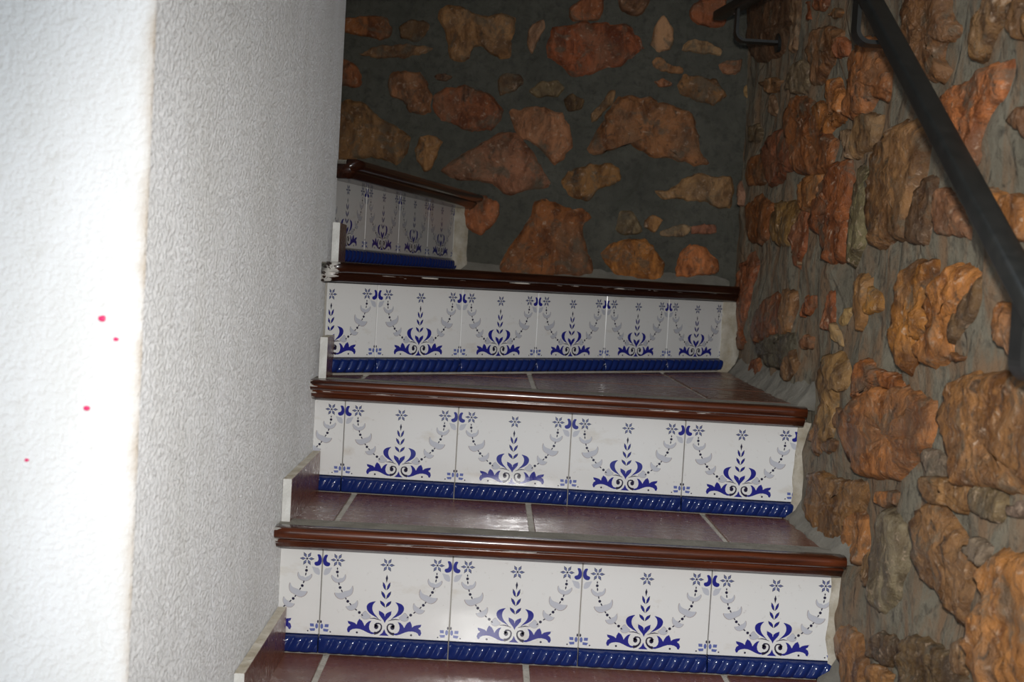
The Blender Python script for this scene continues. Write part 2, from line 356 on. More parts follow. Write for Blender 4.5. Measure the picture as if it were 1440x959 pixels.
fr(740, 0, 3.8375, [
 ('r', .016, [(240,50),(290,10),(340,-30),(410,-20),(410,40),(395,105),(320,110),(260,115),(235,90)]),
 ('b', .016, [(500,0),(510,50),(560,80),(620,75),(660,30),(665,-40),(580,-70),(500,-40)]),
 ('r', .022, [(130,260),(150,160),(240,145),(330,125),(440,135),(540,150),(590,200),(620,255),(560,310),(490,350),(400,370),(320,400),(250,395),(200,340),(140,310)]),
 ('t', .014, [(690,190),(720,110),(745,85),(785,150),(795,200),(770,265),(710,265),(675,240)]),
 ('t', .010, [(850,240),(880,220),(980,225),(1050,265),(1045,300),(960,290),(890,280),(850,265)]),
 ('r', .016, [(880,60),(920,20),(1000,-30),(1080,-30),(1060,140),(990,150),(930,120),(890,95)]),
 ('b', .008, [(680,330),(720,310),(760,340),(840,360),(840,390),(770,390),(700,370)]),
 ('p', .012, [(1040,350),(1090,325),(1160,325),(1155,390),(1110,400),(1060,395)]),
 ('p', .008, [(690,440),(740,425),(790,440),(770,470),(710,465)]),
 ('b', .014, [(825,460),(860,405),(940,420),(1020,430),(1050,480),(1080,510),(1010,560),(930,540),(850,510)]),
 ('p', .024, [(360,800),(440,650),(510,540),(600,535),(700,550),(780,580),(870,610),(915,700),(920,800),(975,880),(900,885),(820,860),(750,840),(680,840),(610,800),(560,760),(490,800),(390,830)]),
 ('b', .012, [(350,620),(400,560),(450,495),(480,490),(460,560),(400,630),(360,655)]),
 ('d', .008, [(200,540),(250,510),(310,540),(300,590),(230,600)]),
 ('g', .010, [(20,490),(80,440),(170,440),(200,480),(170,520),(60,515)]),
 ('p', .020, [(-75,600),(0,585),(90,590),(190,610),(220,680),(240,790),(190,850),(140,880),(100,820),(50,775),(-30,740),(-60,680)]),
], BACK)
fr(0, 0, 1, [
 ('p', .024, [(625,240),(660,215),(710,188),(725,192),(742,210),(770,255),(765,262),(740,265),(715,273),(690,255),(650,252)]),
 ('r', .014, [(655,283),(680,275),(700,287),(698,308),(675,330),(655,318),(652,300)]),
], BACK)
fr(740, 210, 4.169, [
 ('b', .014, [(215,190),(270,130),(370,95),(470,85),(535,120),(540,180),(490,210),(420,235),(370,290),(300,290),(240,245)]),
 ('r', .024, [(20,440),(50,330),(120,310),(230,350),(320,360),(370,410),(330,450),(320,510),(360,600),(380,720),(330,745),(200,735),(80,740),(-60,730),(-150,735),(-90,590),(-20,500)]),
 ('g', .012, [(530,470),(550,365),(620,362),(680,480),(640,495),(560,495)]),
 ('b', .008, [(690,420),(740,390),(800,410),(780,465),(740,490),(700,460)]),
 ('t', .008, [(780,490),(850,460),(920,440),(960,450),(950,490),(890,505),(790,508)]),
 ('p', .008, [(970,450),(1040,435),(1105,445),(1110,490),(1050,500),(980,495)]),
 ('o', .018, [(450,610),(510,560),(600,535),(690,535),(740,570),(790,670),(790,760),(740,775),(640,765),(540,740),(480,670)]),
 ('o', .016, [(890,690),(920,600),(960,565),(1050,580),(1110,640),(1115,710),(1040,730),(950,745),(890,750)]),
 ('t', .018, [(760,250),(830,230),(880,220),(920,180),(1000,150),(1090,165),(1180,170),(1195,230),(1190,340),(1130,340),(1060,310),(960,295),(880,290),(820,290)]),
], BACK)
RIGHT = []
fr(1030, 0, 4.795, [
 ('d', .020, [(140,60),(200,0),(370,-20),(400,120),(330,200),(300,330),(240,380),(190,390),(130,300)]),
 ('t', .016, [(380,-30),(440,-30),(440,120),(420,300),(395,310),(405,180),(390,80)]),
 ('b', .022, [(520,330),(560,230),(640,205),(720,230),(730,280),(690,350),(650,420),(590,530),(555,540),(545,430)]),
 ('r', .016, [(720,300),(760,250),(790,290),(770,370),(720,390),(700,340)]),
 ('o', .030, [(790,420),(830,300),(880,260),(940,290),(1000,400),(1050,500),(1055,580),(1000,660),(940,650),(890,740),(820,780),(765,760),(770,620),(790,520)]),
 ('o', .022, [(620,560),(680,530),(720,640),(725,740),(690,760),(640,740),(610,660)]),
 ('o', .018, [(560,720),(600,700),(650,740),(720,760),(715,810),(660,840),(640,900),(600,880),(560,800)]),
 ('r', .024, [(390,760),(430,690),(480,690),(540,720),(560,820),(620,900),(650,959),(640,1110),(540,1140),(450,1130),(410,1000),(390,880)]),
 ('g', .018, [(410,520),(440,440),(500,430),(520,540),(490,610),(430,620),(400,580)]),
 ('t', .012, [(58,520),(85,500),(88,640),(70,660),(55,600)]),
 ('b', .014, [(200,560),(260,530),(310,550),(290,600),(240,620)]),
 ('t', .016, [(720,890),(770,880),(800,950),(810,1060),(790,1070),(765,1000),(720,940)]),
 ('b', .020, [(830,800),(890,770),(960,790),(950,900),(930,1000),(860,1020),(825,1060),(810,950)]),
 ('o', .012, [(670,100),(720,50),(745,80),(710,125)]),
 ('r', .012, [(560,30),(590,-10),(640,-10),(620,60),(585,65)]),
 ('r', .010, [(500,30),(525,20),(548,120),(520,125)]),
 ('t', .010, [(232,700),(255,650),(266,760),(240,775)]),
 ('g', .014, [(130,880),(170,840),(190,900),(170,950),(140,940)]),
], RIGHT)
fr(1030, 190, 4.795, [
 ('r', .022, [(220,60),(280,0),(390,0),(430,150),(425,200),(370,240),(300,300),(260,320),(225,240),(200,140)]),
 ('r', .016, [(150,180),(200,120),(225,250),(190,320),(140,325)]),
 ('t', .014, [(30,320),(85,320),(95,460),(70,470),(40,420)]),
 ('o', .022, [(440,360),(480,300),(600,290),(600,380),(560,450),(500,500),(450,490),(420,430)]),
 ('r', .028, [(560,480),(620,320),(700,210),(770,200),(770,330),(760,450),(780,600),(780,700),(760,820),(680,830),(640,780),(610,640),(555,560)]),
 ('g', .022, [(800,330),(850,220),(925,300),(930,500),(910,660),(870,800),(830,870),(805,820),(798,700),(805,560)]),
 ('r', .018, [(120,500),(180,430),(255,480),(260,560),(230,680),(190,720),(140,700),(115,620)]),
 ('b', .018, [(280,560),(340,470),(400,460),(425,480),(415,600),(380,720),(320,720),(285,690)]),
 ('r', .016, [(420,600),(480,500),(505,680),(490,770),(440,870),(415,780),(410,700)]),
 ('t', .012, [(410,790),(455,780),(465,850),(430,870)]),
 ('r', .014, [(90,880),(140,800),(160,870),(130,959),(80,959)]),
], RIGHT)
fr(1220, 190, 4.795, [
 ('b', .030, [(40,260),(80,100),(150,0),(330,-60),(400,60),(370,180),(350,300),(320,420),(310,480),(295,680),(240,690),(190,660),(130,720),(80,740),(40,600),(35,420)]),
 ('d', .024, [(395,290),(490,295),(480,420),(450,560),(430,720),(320,700),(320,560),(350,420)]),
 ('b', .020, [(505,430),(540,370),(590,400),(660,500),(720,620),(690,690),(600,680),(530,670),(500,580)]),
 ('o', .022, [(830,380),(900,370),(1000,420),(1075,420),(1085,700),(1010,680),(930,540),(870,460)]),
], RIGHT)
fr(1220, 0, 4.795, [
 ('b', .028, [(270,50),(330,0),(420,-60),(520,0),(530,100),(580,200),(560,270),(500,280),(480,380),(520,450),(490,520),(420,520),(370,430),(310,320),(290,200)]),
 ('b', .026, [(700,130),(780,60),(850,-20),(950,-20),(945,80),(900,160),(830,280),(790,370),(730,400),(700,300),(690,200)]),
 ('d', .020, [(1000,50),(1075,-40),(1120,120),(1100,280),(1020,220)]),
 ('o', .030, [(530,720),(600,610),(700,530),(790,480),(870,470),(960,440),(975,500),(930,620),(900,680),(840,760),(800,840),(790,959),(800,1020),(770,1080),(700,1070),(640,980),(590,880)]),
 ('d', .020, [(1000,800),(1055,720),(1110,760),(1110,920),(1030,880)]),
], RIGHT)
fr(1030, 380, 4.795, [
 ('r', .018, [(50,100),(90,0),(150,0),(120,150),(100,300),(60,400),(50,300)]),
 ('r', .020, [(180,330),(230,220),(300,180),(330,230),(325,330),(310,420),(260,450),(180,480),(160,420)]),
 ('b', .018, [(340,250),(370,150),(410,170),(410,260),(390,380),(345,440),(325,420),(340,330)]),
 ('k', .018, [(200,500),(260,455),(390,440),(400,520),(360,620),(300,650),(230,620),(190,560)]),
 ('r', .014, [(490,240),(520,180),(570,190),(560,250),(510,300),(480,300)]),
 ('r', .016, [(650,260),(690,150),(720,170),(720,320),(690,400),(640,390)]),
 ('t', .014, [(700,380),(730,360),(745,420),(740,500),(715,480)]),
 ('t', .010, [(750,330),(775,250),(800,250),(775,370),(755,380)]),
 ('b', .022, [(840,110),(880,30),(950,60),(950,160),(920,220),(900,340),(870,400),(850,330),(840,220)]),
 ('o', .016, [(920,230),(960,130),(1000,180),(1010,270),(960,290),(930,290)]),
 ('b', .016, [(360,640),(420,550),(440,640),(420,700),(390,740),(360,710)]),
 ('b', .012, [(470,480),(500,440),(530,470),(510,530),(480,520)]),
 ('b', .024, [(570,680),(620,600),(700,580),(760,620),(790,700),(770,820),(720,800),(690,900),(690,1090),(640,1130),(610,1000),(580,880)]),
 ('r', .012, [(140,620),(180,600),(200,700),(160,740),(120,700)]),
 ('r', .012, [(20,420),(60,400),(90,480),(60,530),(20,480)]),
], RIGHT)
fr(1220, 380, 4.795, [
 ('o', .030, [(250,90),(330,-20),(460,-10),(440,100),(400,200),(415,300),(440,360),(410,440),(335,470),(340,600),(300,660),(240,660),(200,580),(180,480),(230,400),(240,280)]),
 ('o', .034, [(430,240),(470,130),(540,60),(600,0),(720,20),(760,60),(700,180),(640,320),(590,420),(560,560),(510,625),(420,610),(380,580),(390,500),(440,460),(470,350)]),
 ('d', .020, [(760,70),(800,60),(800,200),(740,320),(680,400),(620,470),(595,440),(645,330),(705,190)]),
 ('b', .012, [(570,580),(620,565),(720,585),(700,600),(620,620),(570,605)]),
 ('o', .024, [(920,230),(990,260),(1040,360),(1085,400),(1085,600),(1020,600),(960,480),(910,420),(900,330)]),
 ('r', .026, [(-60,760),(-30,640),(20,600),(80,680),(150,700),(200,760),(215,840),(100,790),(0,830),(-70,880)]),
], RIGHT)
fr(1110, 570, 4.364, [
 ('b', .034, [(1000,200),(990,80),(1000,0),(1060,-120),(1180,-170),(1440,-150),(1520,0),(1520,480),(1300,490),(1200,480),(1060,470),(1010,330)]),
 ('o', .032, [(370,60),(450,-40),(560,-100),(680,-90),(800,-40),(860,10),(900,110),(880,210),(780,290),(720,360),(640,420),(560,420),(430,415),(385,330),(365,200)]),
 ('b', .024, [(890,450),(960,450),(1040,475),(1130,490),(1150,560),(1130,620),(1060,650),(1000,620),(930,600),(890,540)]),
 ('g', .020, [(1160,520),(1230,490),(1290,530),(1320,620),(1290,700),(1220,690),(1160,640)]),
 ('b', .024, [(150,440),(220,420),(290,470),(400,470),(420,560),(350,700),(300,800),(250,830),(190,780),(150,700),(135,560)]),
 ('o', .020, [(330,740),(390,640),(430,700),(430,870),(420,950),(370,950),(350,870)]),
 ('o', .014, [(540,540),(620,520),(655,545),(640,600),(570,615),(535,590)]),
 ('g', .022, [(520,740),(560,660),(660,700),(700,760),(700,880),(690,1000),(640,1160),(560,1240),(510,1180),(500,1050),(505,870)]),
 ('b', .030, [(830,680),(880,610),(950,640),(990,760),(1050,850),(1110,900),(1110,1020),(1080,1130),(1040,1250),(1000,1310),(950,1230),(860,1120),(810,1050),(790,900),(800,780)]),
 ('g', .018, [(860,310),(900,270),(960,290),(1000,350),(1000,430),(900,430),(870,380)]),
 ('b', .012, [(240,250),(280,200),(320,220),(300,270),(260,300)]),
 ('b', .018, [(120,200),(160,60),(240,-20),(270,60),(240,150),(210,290),(170,290),(150,230)]),
 ('b', .012, [(285,120),(310,20),(350,40),(340,120),(310,145)]),
 ('g', .016, [(1360,640),(1460,590),(1480,690),(1380,680)]),
], RIGHT)
fr(1110, 760, 4.364, [
 ('o', .034, [(1250,180),(1300,80),(1440,120),(1540,130),(1540,920),(1220,920),(1175,760),(1190,600),(1220,480),(1270,380),(1260,280)]),
 ('t', .020, [(990,640),(1050,600),(1110,600),(1120,690),(1080,780),(1040,830),(1000,800),(975,730)]),
 ('d', .026, [(660,740),(700,650),(760,590),(850,640),(960,720),(1000,790),(1040,868),(1040,950),(720,950),(690,850)]),
 ('b', .016, [(445,100),(485,60),(492,200),(480,270),(440,265),(425,190)]),
 ('b', .018, [(310,560),(360,530),(420,620),(460,760),(460,868),(460,920),(340,920),(330,750),(310,640)]),
 ('d', .018, [(500,620),(560,560),(620,600),(650,690),(600,760),(540,740),(490,700)]),
 ('b', .016, [(490,770),(560,775),(600,830),(560,920),(500,920)]),
 ('g', .018, [(1100,40),(1190,0),(1280,40),(1240,160),(1190,150),(1120,90)]),
], RIGHT)

def hit_right(px, py, h):
    d = ray(px, py); X = .80
    for _ in range(5):
        p = CAM+d*((X-CAM.x)/d.x); X = xr(p.y)-h
    return (p.y, p.z)
def hit_back(px, py, h):
    d = ray(px, py); Y = 1.27
    for _ in range(5):
        p = CAM+d*((Y-CAM.y)/d.y); Y = yb(p.x)-h
    return (p.x, p.z)
seed = 1
boxes_r = []; boxes_b = []
for lst, hit, fn, wl, bx in ((BACK, hit_back, f_back, wall_back, boxes_b), (RIGHT, hit_right, f_right, wall_right, boxes_r)):
    for col, H, pts in lst:
        q = [hit(x, y, H*.2) for x, y in pts]
        mx, mz = sum(a for a, _ in q)/len(q), sum(b for _, b in q)/len(q)
        k = 1.04 if lst is BACK else (1.16 if mx > .25 else 1.08)
        q = [(mx+(a-mx)*k, mz+(b-mz)*k) for a, b in q]
        make_stone(q, fn, H, col, wl, seed); seed += 1
        bx.append((min(a for a, _ in q), max(a for a, _ in q), min(b for _, b in q), max(b for _, b in q)))
# the walls go on beyond what the photograph shows
def in_frame(p, m=25):
    d = p-CAM; z = d.dot(fw)
    if z < .05: return False
    x = 720+FPX*d.dot(cr)/z; y = 479.5-FPX*d.dot(cu)/z
    return -m < x < 1440+m and -m < y < 959+m
def fill(fn, wl, bx, s0, s1, z0, z1, skip, k_=1.0):
    global seed
    new = []
    z = z0
    while z < z1:
        hgt = random.uniform(.10, .16)*k_; s = s0+random.uniform(0, .08)
        while s < s1:
            wd = random.uniform(.09, .2)*k_; cx, cz = s+wd/2, z+hgt/2
            b = (s, s+wd, z, z+hgt)
            ok = not skip(cx, cz) and not any(b[0] < q[1] and b[1] > q[0] and b[2] < q[3] and b[3] > q[2] for q in bx)
            if ok and not any(in_frame(fn(a_, c_, 0)) for a_ in (b[0], cx, b[1]) for c_ in (b[2], b[3])):
                n = random.randint(7, 10); ph = random.uniform(0, 6.28)
                pts = []
                for k in range(n):
                    a = ph+2*math.pi*k/n+random.uniform(-.2, .2); r = random.uniform(.78, 1.0)
                    ca, sa = math.cos(a), math.sin(a); e = (abs(ca)**3+abs(sa)**3)**(-1/3)
                    pts.append((cx+.44*wd*ca*e*r, cz+.44*hgt*sa*e*r))
                make_stone(pts, fn, random.uniform(.014, .03), random.choice('oorbbbdgtp'), wl, seed); seed += 1; new.append(b)
            s += wd+random.uniform(.015, .04)
        z += hgt+random.uniform(.012, .03)
    bx += new
fill(f_right, wall_right, boxes_r, -1.45, 1.15, -.25, 1.75, lambda s, z: z < (s+.9)*.67-.5 or (s > -.6 and z < .25))
SK = lambda s, z: z < (s+.9)*.67-.5 or (s > -.6 and z < .25)
fill(f_right, wall_right, boxes_r, -1.45, 1.15, -.25, 1.75, SK, .6); fill(f_right, wall_right, boxes_r, -1.45, 1.15, -.25, 1.75, SK, .4)
fill(f_back, wall_back, boxes_b, -.75, .75, .85, 1.75, lambda s, z: False)

# ------------------------------------------------------------------ tile with its printed motif
O2 = (28, 850); U2 = (1180/20, 55/20); V2 = (57/12.85, -785/12.85)
def t2(x, y):                              # zoom frame of one clearly seen tile -> cm on the tile
    dx, dy = x-O2[0], y-O2[1]; det = U2[0]*V2[1]-U2[1]*V2[0]
    return ((dx*V2[1]-dy*V2[0])/det, (U2[0]*dy-U2[1]*dx)/det)
def t3(x, y): return t2(x*.5518+330.8, y*.5518+363.9)
def mir(p): return [(20-x, y) for x, y in p][::-1]
def ell(cx, cy, rx, ry=None, n=10, rot=0):
    ry = ry or rx; c, s = math.cos(rot), math.sin(rot)
    return [(cx+rx*math.cos(a)*c-ry*math.sin(a)*s, cy+rx*math.cos(a)*s+ry*math.sin(a)*c) for a in [2*math.pi*k/n for k in range(n)]]
def smooth(p, it=1):
    for _ in range(it):
        q = []
        for i in range(len(p)):
            a, b = p[i], p[(i+1) % len(p)]
            q += [(a[0]*.75+b[0]*.25, a[1]*.75+b[1]*.25), (a[0]*.25+b[0]*.75, a[1]*.25+b[1]*.75)]
        p = q
    return p
def stroke(pts, ws):
    L, R_ = [], []
    for i, (x, y) in enumerate(pts):
        a = pts[max(0, i-1)]; b = pts[min(len(pts)-1, i+1)]; dx, dy = b[0]-a[0], b[1]-a[1]; l = math.hypot(dx, dy) or 1
        wd = ws[i] if isinstance(ws, list) else ws
        L.append((x-dy/l*wd, y+dx/l*wd)); R_.append((x+dy/l*wd, y-dx/l*wd))
    return L+R_[::-1]
SH = []                                    # (material slot, layer, polygon in cm)
def both(m, l, p): SH.append((m, l, p)); SH.append((m, l, mir(p)))
cx3 = t3(541, 620)[0]
def c3(pts): return [t3(x, y) for x, y in pts]
def c2(pts): return [t2(x, y) for x, y in pts]
def star(cx, cy):
    for k in range(6):
        a = math.pi/3*k; ca, sa = math.cos(a), math.sin(a)
        pet = lambda r, w_: [(cx+ca*u-sa*v, cy+sa*u+ca*v) for u, v in ((.16, 0), (.55*r, w_), (r, 0), (.55*r, -w_))]
        SH.append((2, 2, pet(1.15, .23))); SH.append((5, 3, pet(1.02, .15)))
    SH.append((2, 4, ell(cx, cy, .16)))
star(10.0, 11.4); star(18.0-.35, 11.75); star(2.35, 11.75)
both(1, 2, smooth(c2([(1212,140),(1240,138),(1255,170),(1254,215),(1238,242),(1205,252),(1184,236),(1188,212),(1214,208),(1224,190),(1222,165)])))
both(3, 1, smooth(c2([(1160,252),(1190,262),(1230,270),(1236,335),(1205,332),(1180,310),(1172,280)])))
# heart, leaf spray, side leaves
hr = c3([(660,462),(650,525),(612,572),(565,622),(541,670)]); hl = mir(hr)
SH.append((1, 2, [t3(545,560)] + [(x, y) for x, y in c3([(560,515),(590,490),(625,474)])] + hr + hl[1:] + mir(c3([(560,515),(590,490),(625,474)]))))
for lf in (c3([(556,402),(575,345),(605,310),(662,286),(650,332),(620,366),(580,392)]), c3([(572,262),(588,190),(615,150),(662,120),(650,176),(620,221),(590,244)]), c2([(651,422),(662,380),(675,358),(692,343),(688,380),(675,405)])):
    lf = [(max(x, 10.03), y) for x, y in lf]; both(2, 2, lf)
    cxm = sum(x for x, _ in lf)/len(lf); cym = sum(y for _, y in lf)/len(lf)
    both(1, 3, [(cxm+(x-cxm)*.72, cym+(y-cym)*.8) for x, y in lf])
tx, ty = t2(661, 272); SH.append((2, 2, [(10, t2(655,352)[1]), (9.82, t2(655,305)[1]), (10, ty), (10.18, t2(655,305)[1])]))
both(1, 2, smooth(c3([(718,304),(780,320),(840,348),(870,400),(860,460),(822,512),(760,552),(700,578),(632,616),(690,560),(740,510),(770,450),(772,390),(755,345)])))
# scrolls and acanthus
sc = c3([(664,742),(690,715),(672,690),(635,683),(602,694),(583,728),(583,772),(602,816),(640,848),(690,862)])
sc[1:] = sc[1:]
both(2, 3, stroke(sc, [.2,.19,.14,.10,.10,.11,.12,.14,.18,.24])); both(2, 3, ell(*t3(668,745), .34, .38))
both(2, 3, stroke(c3([(600,632),(660,612),(720,603),(790,612)]), [.03,.07,.08,.03]))
both(1, 2, c3([(632,838),(690,852),(745,838),(775,800),(786,750),(780,700),(758,648),(800,662),(835,700),(862,752),(880,712),(915,662),(962,636),(986,690),(992,740),(1030,712),(1080,698),(1147,690),(1132,732),(1093,757),(1130,790),(1142,840),(1122,888),(1095,882),(1085,850),(1050,825),(990,810),(930,812),(870,830),(800,860),(730,880),(670,874),(628,852)]))
both(2, 2, ell(*t3(972,875), .17))
b0 = t3(520, 886)[1]; SH.append((1, 2, [(9.25, b0), (9.75, b0+.45), (10, b0+1.05), (10.25, b0+.45), (10.75, b0)]))
# garland
for g in ([(1040,303),(1030,340),(1045,375),(1085,395),(1130,387),(1160,350),(1157,322),(1132,345),(1112,352),(1100,362),(1080,347),(1060,347),(1047,330)],
          [(963,406),(950,450),(960,495),(1000,520),(1045,547),(1090,532),(1117,490),(1085,490),(1050,485),(1030,470),(995,460),(972,440)],
          [(900,538),(890,580),(900,615),(930,642),(970,642),(1000,608),(970,605),(945,585),(920,575)],
          [(815,632),(838,660),(852,690),(820,717),(780,707),(758,682),(790,660)]):
    g = c2(g); gx = sum(x for x, _ in g)/len(g); gy = sum(y for _, y in g)/len(g)
    both(4 if False else 6, 1, smooth([(gx+(x-gx)*1.07, gy+(y-gy)*1.09) for x, y in g])); both(3, 2, smooth(g))
for x, y in ((868,655), (985,560), (1070,437), (1112,292)): both(2, 3, ell(*t2(x, y), .23))
for a, b in (((1116,250),(1114,272)), ((1108,312),(1102,342)), ((1088,390),(1080,415)), ((1058,455),(1044,478)), ((1012,528),(998,545)), ((968,575),(950,592)), ((912,625),(892,638)), ((848,670),(832,684))):
    both(2, 3, stroke([t2(*a), t2((a[0]+b[0])/2, (a[1]+b[1])/2), t2(*b)], [.05, .11, .05]))
# corner flowers
both(4, 2, c2([(1130,795),(1166,797),(1166,826),(1131,824)])); both(4, 2, ell(*t2(1191,820), .23, .42))
both(4, 2, c2([(1124,843),(1176,841),(1172,866),(1134,868)])); both(2, 2, ell(*t2(1203,778), .13, .25)); both(2, 2, ell(*t2(1108,866), .12))
MATS = [WHITE, BLUE, INK, PALE, MID, PETAL, mat_glaze('tan_outline_glaze', (.42,.35,.33), .14)]
TH = .1345
def tile_mesh(u0=0.0, u1=.2):
    bm = bmesh.new(); bmesh.ops.create_cube(bm, size=1)
    for v in bm.verts: v.co = Vector((.0007+(v.co.x+.5)*.1986, (v.co.y+.5)*.008, .0006+(v.co.z+.5)*TH))
    bmesh.ops.bevel(bm, geom=list(bm.edges), offset=.0008, segments=1, affect='EDGES')
    for m, l, p in SH:
        p = [(x, y) for i, (x, y) in enumerate(p) if math.dist(p[i], p[i-1]) > 1e-4]
        if area(p) < 0: p = p[::-1]
        try: f = bm.faces.new([bm.verts.new((x/100, -.00006*l, y/100)) for x, y in p])
        except ValueError: continue
        f.material_index = m; f.normal_update()
    bmesh.ops.triangulate(bm, faces=[f for f in bm.faces if f.material_index > 0])
    for x, nx in ((u0, -1), (u1, 1)):
        if 0 < x < .2: bmesh.ops.bisect_plane(bm, geom=bm.verts[:]+bm.edges[:]+bm.faces[:], plane_co=(x, 0, 0), plane_no=(nx, 0, 0), clear_outer=True)
    me = bpy.data.meshes.new('riser_tile'); bm.to_mesh(me); bm.free()
    for mt in MATS: me.materials.append(mt)
    return me
def rope_mesh(u0=0.0, u1=.2):
    nu, nv = 120, 14; vs_ = []; fs = []
    for i in range(nu+1):
        u = .0008+.1984*i/nu
        for j in range(nv+1):
            t = -1+2*j/nv; prof = math.sqrt(max(0, 1-abs(t)**2.4))
            ph = u/.0198 - t*.32
            g = abs(math.sin(math.pi*ph))**.8
            e = min(1, 12*i/nu, 12*(nu-i)/nu)
            band = .6 if t > .74 else 1
            d = .0035*min(1, prof*3)+.0085*prof*(.42+.58*g)*band
            vs_.append((u, -d*(.7+.3*e), .0142+t*.0136))
    for i in range(nu):
        for j in range(nv):
            a = i*(nv+1)+j; fs.append((a, a+nv+1, a+nv+2, a+1))
    n = len(vs_)
    for (x, z) in ((.0008, .0006), (.1992, .0006), (.1992, .0278), (.0008, .0278)): vs_.append((x, .008, z))
    fs += [(n, n+3, n+2, n+1)]
    fs.append(tuple(range(nv+1))+(n+3, n)); fs.append(tuple(nu*(nv+1)+j for j in range(nv, -1, -1))+(n+1, n+2))
    fs.append(tuple(i*(nv+1) for i in range(nu, -1, -1))+(n, n+1)); fs.append(tuple(i*(nv+1)+nv for i in range(nu+1))+(n+2, n+3))
    bm = bmesh.new(); bv = [bm.verts.new(v) for v in vs_]
    for f in fs: bm.faces.new([bv[k] for k in f])
    for x, nx in ((u0, -1), (u1, 1)):
        if 0 < x < .2: bmesh.ops.bisect_plane(bm, geom=bm.verts[:]+bm.edges[:]+bm.faces[:], plane_co=(x, 0, 0), plane_no=(nx, 0, 0), clear_outer=True)
    me = bpy.data.meshes.new('border_tile'); bmesh.ops.recalc_face_normals(bm, faces=bm.faces); bm.to_mesh(me); bm.free()
    me.polygons.foreach_set('use_smooth', [len(p.vertices) <= 4 for p in me.polygons]); me.materials.append(ROPE)
    return me
FULL = tile_mesh(); FULLR = rope_mesh()

# ------------------------------------------------------------------ staircase
stair = bpy.data.objects.new('staircase', None); C.objects.link(stair)
stair['label'] = 'winding staircase with blue and white tiled risers and brown treads'; stair['category'] = 'staircase'
def nosing_mesh(L):
    pf = [(0,-.031),(.046,-.031),(.050,-.0295),(.053,-.0265),(.0575,-.0215),(.0600,-.0185),(.0600,-.0168),(.0575,-.0158),(.0575,-.0148),(.066,-.0140),(.0715,-.0115),(.0748,-.0070),(.0752,-.0022),(.0728,.0018),(.0680,.0038),(.0600,.0042),(.0480,.0040),(.0465,.0005),(0,.0)]
    n = max(2, int(L/.025)); vs_ = []; fs = []; P_ = len(pf)
    for i in range(n+1):
        x = L*i/n
        for k, (o_, z) in enumerate(pf):
            j = .0006*noise.noise(Vector((x*18, L*7, k*.2))); vs_.append((x, -o_-j, z+j*.6))
    for i in range(n):
        for k in range(P_):
            a, b = i*P_+k, i*P_+(k+1) % P_; fs.append((a, b, b+P_, a+P_))
    fs.append(tuple(range(P_-1, -1, -1))); fs.append(tuple(n*P_+k for k in range(P_)))
    bm = bmesh.new(); bv = [bm.verts.new(v) for v in vs_]
    for f in fs: bm.faces.new([bv[k] for k in f])
    me = bm_mesh('nosing', bm, True)
    return me
def along(R, t, off=0):                    # point at t along the riser, off in front of it
    a = R['a']; return (R['o'][0]+t*math.cos(a)+off*math.sin(a), R['o'][1]+t*math.sin(a)-off*math.cos(a))
BIG = [(-1.35, -1.0), (.82, -1.0), (.86, 1.29), (-1.35, 1.42)]
def step_region(i, front_off=0.0, back_off=0.0):
    R = RS[i]; a = R['a']; p = along(R, 0, front_off); poly = clip(BIG, p[0], p[1], -math.sin(a), math.cos(a))
    if i < 6: poly = clip(poly, WL+.001, 0, 1, 0)
    if i < 6:
        N = RS[i+1]; a = N['a']; p = along(N, 0, back_off); poly = clip(poly, p[0], p[1], math.sin(a), -math.cos(a))
    else: poly = clip(poly, 0, WE+.001, 0, 1)
    poly = clip(poly, 0, yb(0), -.0995, -.995)
    return poly
